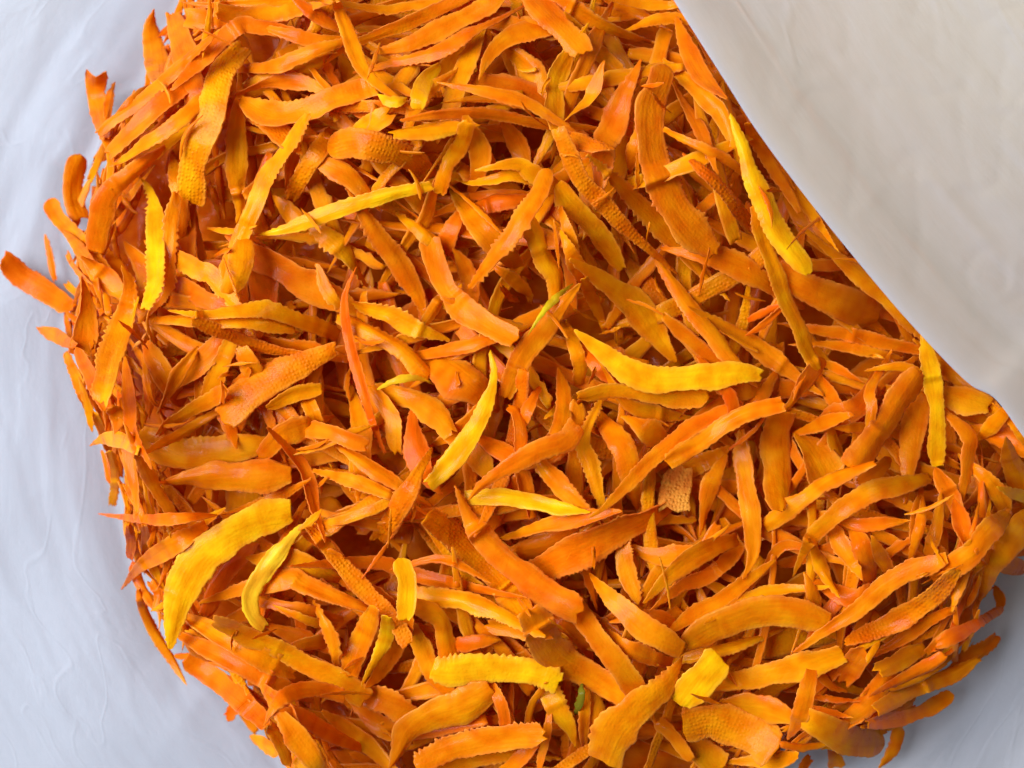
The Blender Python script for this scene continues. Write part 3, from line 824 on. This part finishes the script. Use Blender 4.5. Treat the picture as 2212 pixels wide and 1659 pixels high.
7 o 110 rb . 1755,1180 1600,1280 1400,1340 1190,1370 | orange round ended carrot shred curving along the lower right rim ~ lower right rim curve
6 o 95 bp . 1410,1380 1370,1530 1270,1660 | hooked orange carrot shred dangling from the lower right rim ~ dangling rim hook
5 a 150 bb . 1330,1050 1200,1230 1040,1350
8 g 170 bp . 1040,920 850,990 600,1040 350,1100 130,1150
9 o 110 bp . 835,1020 800,1180 760,1330 680,1480 | orange carrot shred hanging straight down in the lower right ~ straight hanging shred
6 a 70 bp . 870,1020 950,1120 1070,1165
8 g 205 br . 790,1340 950,1420 1100,1480 1310,1490 | broad golden carrot shred with rounded end at the bottom right rim ~ rounded golden rim shred
5 d 70 bb . 850,1270 930,1290 1010,1310
5 d 60 bb . 870,1200 950,1205 1050,1215
6 a 180 bb . 370,1240 550,1260 720,1330
7 a 260 bb k 0,1390 200,1350 450,1440 620,1530 | broad amber carrot shred with fine ridges at the bottom right ~ broad fine ridged shred
4 o 130 rb . 940,1540 990,1590 1010,1660
4 o 70 bb . 830,1590 800,1620 750,1680
6 a 140 bb . 390,1610 600,1600 750,1560
6 a 200 bb . 30,1480 150,1580 250,1680
5 a 90 bb . 590,290 640,220 750,230
6 o 110 bb . 440,430 270,560 110,640 -20,730
4 d 160 bb . 1130,180 1180,280 1200,400
4 d 150 bb . 950,500 1100,560 1200,520
5 o 110 bb . 100,930 300,880 450,830
4 d 130 bb . 1000,1000 900,1080 850,1150
4 d 120 bb . 1500,1200 1350,1300 1200,1330
"""
tiles = {c: (i % 3, i // 3) for i, c in enumerate('ABCDEFGHI')}
items = []; cur = None
for line in TRACE.strip().splitlines():
    line = line.strip()
    if not line: continue
    if line[0] == '#':
        cur = tiles[line[1]]; continue
    lab = short = None
    if '|' in line:
        line, lab = line.split('|'); lab = lab.strip()
        if '~' in lab: lab, short = [q.strip() for q in lab.split('~')]
    f = line.split()
    lay = int(f[0]); col = f[1]; ww = [float(q) / 3 for q in f[2].split('-')]
    pts = [(float(a) / 3 + cur[0] * FW / 3, float(b) / 3 + cur[1] * FH / 3) for a, b in (q.split(',') for q in f[5:])]
    items.append(dict(layer=lay, col=col, w0=ww[0], w1=ww[-1], ends=f[3], opts=f[4], pts=pts, label=lab, short=short, n=len(items)))

RV = np.random.RandomState(77)
for it in items:
    if it['col'] == 'o' and it['label'] is None and RV.rand() < .14: it['col'] = 'g'
for it in items:                          # ends that run on under the neighbours
    if it['layer'] <= 7 and it['label'] is None:
        P = np.array(it['pts']); Ltot = np.hypot(*np.diff(P, axis=0).T).sum()
        e = min(120.0, 0.60 * Ltot) * {7: 0.3, 6: 0.6}.get(it['layer'], 1.0)
        for k, (a, b) in ((0, (0, 1)), (1, (-1, -2))):
            if it['ends'][k] in 'pj': continue
            d = (P[a] - P[b]) / np.hypot(*(P[a] - P[b])); q = P[a] + d * e
            if poly_dist(q[:1], q[1:])[0][0] > 60:
                P[a] = q
                if it['layer'] <= 6: it['ends'] = ('p' + it['ends'][1]) if k == 0 else (it['ends'][0] + 'p')
        it['pts'] = [tuple(c) for c in P]
order = sorted(items, key=lambda q: (q['layer'], q['n']))
for it in order:
    R = np.random.RandomState(1000 + it['n'])
    top = it['layer'] >= 8
    sc_ = 0.90 if it['layer'] <= 6 else 1.0
    if it['w0'] < 10 or it['col'] in 'tnl': sc_ = 1.0
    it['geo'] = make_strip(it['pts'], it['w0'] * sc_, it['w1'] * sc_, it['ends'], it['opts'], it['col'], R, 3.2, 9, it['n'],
                           air=8.5, level=(0.75 if it['layer'] >= 9 and it['col'] in 'yl' else 0.0), dip={9: 6.0, 8: 14.0, 7: 26.0, 6: 34.0}.get(it['layer'], 34.0), loose=R.uniform(-3, 7), calm=(0.12 if it['layer'] >= 9 else (0.7 if it['layer'] == 8 else 1.0)), lift={9: 8.0, 8: 6.0, 7: 5.0, 6: 4.0}.get(it['layer'], -4.0))
SLIV = []; RS = np.random.RandomState(404)
for k in range(70):
    while True:
        x = RS.uniform(150, 2200); y = RS.uniform(20, 1640)
        if gd[int((y + GM) / GS), int((x + GM) / GS)] > 40: break
    L_ = RS.uniform(24, 120); th_ = RS.uniform(0, 6.28); bd = RS.normal(0, .25)
    p = [(x + math.cos(th_ + bd * q) * L_ * q, y + math.sin(th_ + bd * q) * L_ * q) for q in (-.5, -.17, .17, .5)]
    SLIV.append(make_strip(p, RS.uniform(4, 13), RS.uniform(3, 9), 'pp' if L_ > 50 else 'jj', '', RS.choice(list('ooodgg')), RS, 5.0, 5, 4000 + k, air=0.0, lift=-3.0))
IDB[IDB >= 4000] = -1
# how much of each shred is in view
vis = np.bincount(IDB[(gx > 0) & (gx < FW) & (gy > 0) & (gy < FH) & (IDB >= 0)].ravel(), minlength=6200)
keep = sorted((q for q in items), key=lambda q: (q['label'] is None, -vis[q['n']]))[:300]
keep_n = {q['n'] for q in keep if q['label'] or vis[q['n']] * GS * GS > 150}
build_mass(*MASS, [bed()] + SLIV + [q['geo'] for q in items if q['n'] not in keep_n and vis[q['n']] > 0])
things = []
for it in items:
    if it['n'] not in keep_n: continue
    name = 'carrot_fibre' if it['col'] == 't' and it['w0'] < 8 else ('carrot_sliver' if it['col'] == 'n' else 'carrot_shred')
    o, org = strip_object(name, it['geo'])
    o['category'] = name.replace('_', ' ')
    o['group'] = 'carrot shreds heaped in the bag'
    it['obj'] = o; it['org'] = org; things.append(it)

# greenish strip on one shred is a part of it
ge = [q for q in things if q['short'] == 'green edged shred'][0]
gpts = [(x / 3 + FW / 3, y / 3 + FH / 3) for x, y in ((1500, 178), (1395, 270), (1290, 385), (1205, 520))]
g = make_strip(gpts, 17, 13, 'pp', '', 'l', np.random.RandomState(5), 4.0, 7, 900, flat=True)
gm = (g[0], g[1], np.tile(np.array((0.72, 0.44, 0.01)), (len(g[0]), 1)), g[3], None, g[5])
go, _ = strip_object('green_edge', gm, parent=ge['obj'], origin=ge['org'])
go['label'] = 'greenish yellow edge strip'

# ---------------------------------------------------------------- labels that single out each shred
CN = {'y': 'bright yellow', 'g': 'golden', 'o': 'orange', 'd': 'deep orange', 'r': 'reddish orange', 'a': 'amber', 'l': 'lemon yellow', 't': 'pale tan', 'n': 'green'}
marks = [q for q in things if q['short']]
def centre(q): return np.array(q['geo'][4][0]).mean(0)
def describe(q):
    C, L = q['geo'][4]
    w = max(q['w0'], q['w1'])
    ln = 'short' if L < 105 else ('long' if L > 230 else '')
    wd = 'thin' if w < 24 else ('narrow' if w < 36 else ('broad' if w > 56 else ''))
    d = C[-1] - C[0]; a = math.degrees(math.atan2(-d[1], d[0])) % 180
    ori = 'lying level' if a < 20 or a > 160 else ('upright' if 68 < a < 112 else ('slanting up right' if a < 90 else 'slanting down right'))
    t0 = C[len(C) // 4] - C[0]; t1 = C[-1] - C[-len(C) // 4]
    bend = abs((math.degrees(math.atan2(t1[1], t1[0]) - math.atan2(t0[1], t0[0])) + 180) % 360 - 180)
    cu = 'curved' if bend > 28 else ''
    tx = 'beaded' if 'k' in q['opts'] else ('saw-edged' if 's' in q['opts'] else ('fibrous' if 'f' in q['opts'] else ''))
    return [x for x in (ln, wd, cu, tx, CN[q['col']]) if x], ori
used = {}
for q in things:
    if q['label']:
        q['obj']['label'] = q['label']; used[q['label']] = [q]
pend = {}
for q in things:
    if q['label']: continue
    c = centre(q)
    m = sorted(marks, key=lambda k: np.hypot(*(centre(k) - c)))
    k = m[0]
    dv = c - centre(k)
    rel = ('right of' if dv[0] > 0 else 'left of') if abs(dv[0]) > abs(dv[1]) else ('below' if dv[1] > 0 else 'above')
    adj, ori = describe(q)
    q['lab0'] = (adj, ori, rel, k['short'])
    pend.setdefault((' '.join(adj), ori, rel, k['short']), []).append(q)
for key, qs in pend.items():
    adj, ori, rel, sh = key
    cs = np.array([centre(q) for q in qs])
    ax = 1 if np.ptp(cs[:, 1]) >= np.ptp(cs[:, 0]) else 0
    names = {1: [''], 2: (['upper', 'lower'] if ax else ['left', 'right'])}.get(len(qs)) or \
            (['topmost', 'second highest', 'third highest', 'lowest'] if ax else ['leftmost', 'second', 'third', 'rightmost'])
    for r, i in enumerate(np.argsort(cs[:, ax])):
        pre = names[min(r, len(names) - 1)]
        lab = ' '.join(x for x in (pre, adj, 'shred', ori + ',', rel, 'the', sh) if x)
        qs[i]['obj']['label'] = lab

# ---------------------------------------------------------------- the plastic bag
bag = bpy.data.objects.new('plastic_bag', None); scene.collection.objects.link(bag)
bag.location = (0, 0, ZREF + (ZBOT - 40) * S)
bag['label'] = 'milky white thin plastic bag holding the heap of carrot shreds'; bag['category'] = 'bag'

def sheet(name, X, Y, Z, crease):
    ny, nx = X.shape
    P = W(X.ravel(), Y.ravel(), Z.ravel()) - np.array(bag.location)
    i = np.arange(ny - 1)[:, None]; j = np.arange(nx - 1)[None]
    F = np.stack([i * nx + j, (i + 1) * nx + j, (i + 1) * nx + j + 1, i * nx + j + 1], -1).reshape(-1, 4)
    me = new_mesh(name, P, F)
    a = me.attributes.new('crease', 'FLOAT_VECTOR', 'POINT')
    a.data.foreach_set('vector', crease.reshape(-1, 3).astype(np.float32).ravel())
    me.materials.append(M_FILM)
    o = bpy.data.objects.new(name, me); scene.collection.objects.link(o); o.parent = bag
    return o

# lower film: lies under the heap and rises round it
sx, sy = np.meshgrid(np.arange(-620, 2860, 9.0), np.arange(-560, 2230, 9.0))
sd, _ = poly_dist(sx, sy)
out = np.clip(-sd, 0, None)
rad = np.hypot(sx - 1200, (sy - 850)); the = np.arctan2(850 - sy, 1200 - sx)
rise = 15 * (1 - np.exp(-out / 45.0)) + 40 * (1 - np.exp(-out / 360.0)) + 0.03 * out
zz = ZBOT + rise + 85 * smooth01((sx - 1450) / 300) * smooth01((sy - 1150) / 250)
crn = np.stack([(rad + 60 * vnoise(sx / 200, sy / 200, 30)) / 75.0, the * 7.0 + 1.2 * vnoise(sx / 300, sy / 300, 29), 0 * sx], -1)
warp = 30 * vnoise(sx / 140, sy / 140, 31)
wr = vnoise((rad + warp) / 70.0, the * 4.0 + 9, 33) + 0.55 * vnoise((rad + warp) / 30.0, the * 7.0 + 3, 34) + 0.3 * vnoise((rad - warp) / 16.0, the * 11.0, 35)
rdg = (1 - np.abs(2 * vnoise((rad + 2.5 * warp) / 120.0, the * 2.2 + 4, 37) - 1)) ** 7 + .6 * (1 - np.abs(2 * vnoise((rad - 3 * warp) / 90.0 + 3, the * 3.1, 38) - 1)) ** 8
zz = zz + (wr - .9) * 5.5 * smooth01(out / 60) + 1.3 * rdg * smooth01(out / 50) + 24 * (vnoise(sx / 260, sy / 260, 36) - .5) * smooth01(out / 100)
sheet('lower_film', sx, sy, zz, crn)

# overhanging fold of the bag at the upper right
EDGE = np.array([(1180, -420), (1310, -230), (1455, 0), (1560, 165), (1640, 290), (1760, 450), (1900, 622), (2000, 735), (2092, 828), (2150, 862), (2212, 945), (2300, 1060), (2420, 1170), (2560, 1250)], float)
E, eu = spline(EDGE, 10.0)
et = np.gradient(E, axis=0); et /= np.linalg.norm(et, axis=1)[:, None]
en = np.stack([et[:, 1], -et[:, 0]], 1)          # towards the upper right
q = np.concatenate([np.linspace(-110, -6, 16), [-3, 0, 3, 6, 10], np.linspace(18, 1150, 110)])
Q, U = np.meshgrid(q, eu)
EX = np.interp(U, eu, E[:, 0]); EY = np.interp(U, eu, E[:, 1]); NX = np.interp(U, eu, en[:, 0]); NY = np.interp(U, eu, en[:, 1])
ker = np.hanning(41); ker /= ker.sum()
nxs = np.convolve(np.pad(en[:, 0], 20, mode='edge'), ker, 'valid'); nys = np.convolve(np.pad(en[:, 1], 20, mode='edge'), ker, 'valid')
NX = np.interp(U, eu, nxs); NY = np.interp(U, eu, nys)
aq = np.abs(Q)
FX = EX + NX * aq; FY = EY + NY * aq
ez = np.interp(U, [eu[0], 650, 1500, eu[-1]], [230, 220, 170, 120])
up = ez + 22 * (1 - np.exp(-aq / 24.0)) - 170 * (1 - np.exp(-aq / 260.0)) - 0.16 * aq
dn = ez - 34 * (1 - np.exp(-aq / 22.0)) - 1.15 * aq
FZ = np.where(Q >= 0, up, dn)
wv = vnoise((aq + 60 * vnoise(U / 300, aq / 300, 40)) / 120.0, U / 420.0, 41) + .5 * vnoise(aq / 48.0, U / 330.0, 42) + .25 * vnoise(aq / 22.0, U / 210.0, 43)
FZ = FZ + np.where(Q >= 0, (wv - .87) * 9 * smooth01(aq / 120), 0)
crk = (1 - np.abs(2 * vnoise(FX / 130 + vnoise(FX / 60, FY / 60, 47), FY / 150, 45) - 1)) ** 5 - (1 - np.abs(2 * vnoise(FX / 85, FY / 110 + vnoise(FX / 80, FY / 70, 48), 46) - 1)) ** 6
FZ = FZ + np.where(Q >= 0, crk * 1.6 * smooth01(aq / 100), 0)
crf = np.stack([aq / 150.0, U / 800.0, 0 * U + 5], -1)
sheet('overhanging_fold', FX, FY, FZ, crf)
print('shreds', len(things), 'height max', HM.max(), np.percentile(HM[gd > 200], [5, 50, 95]))
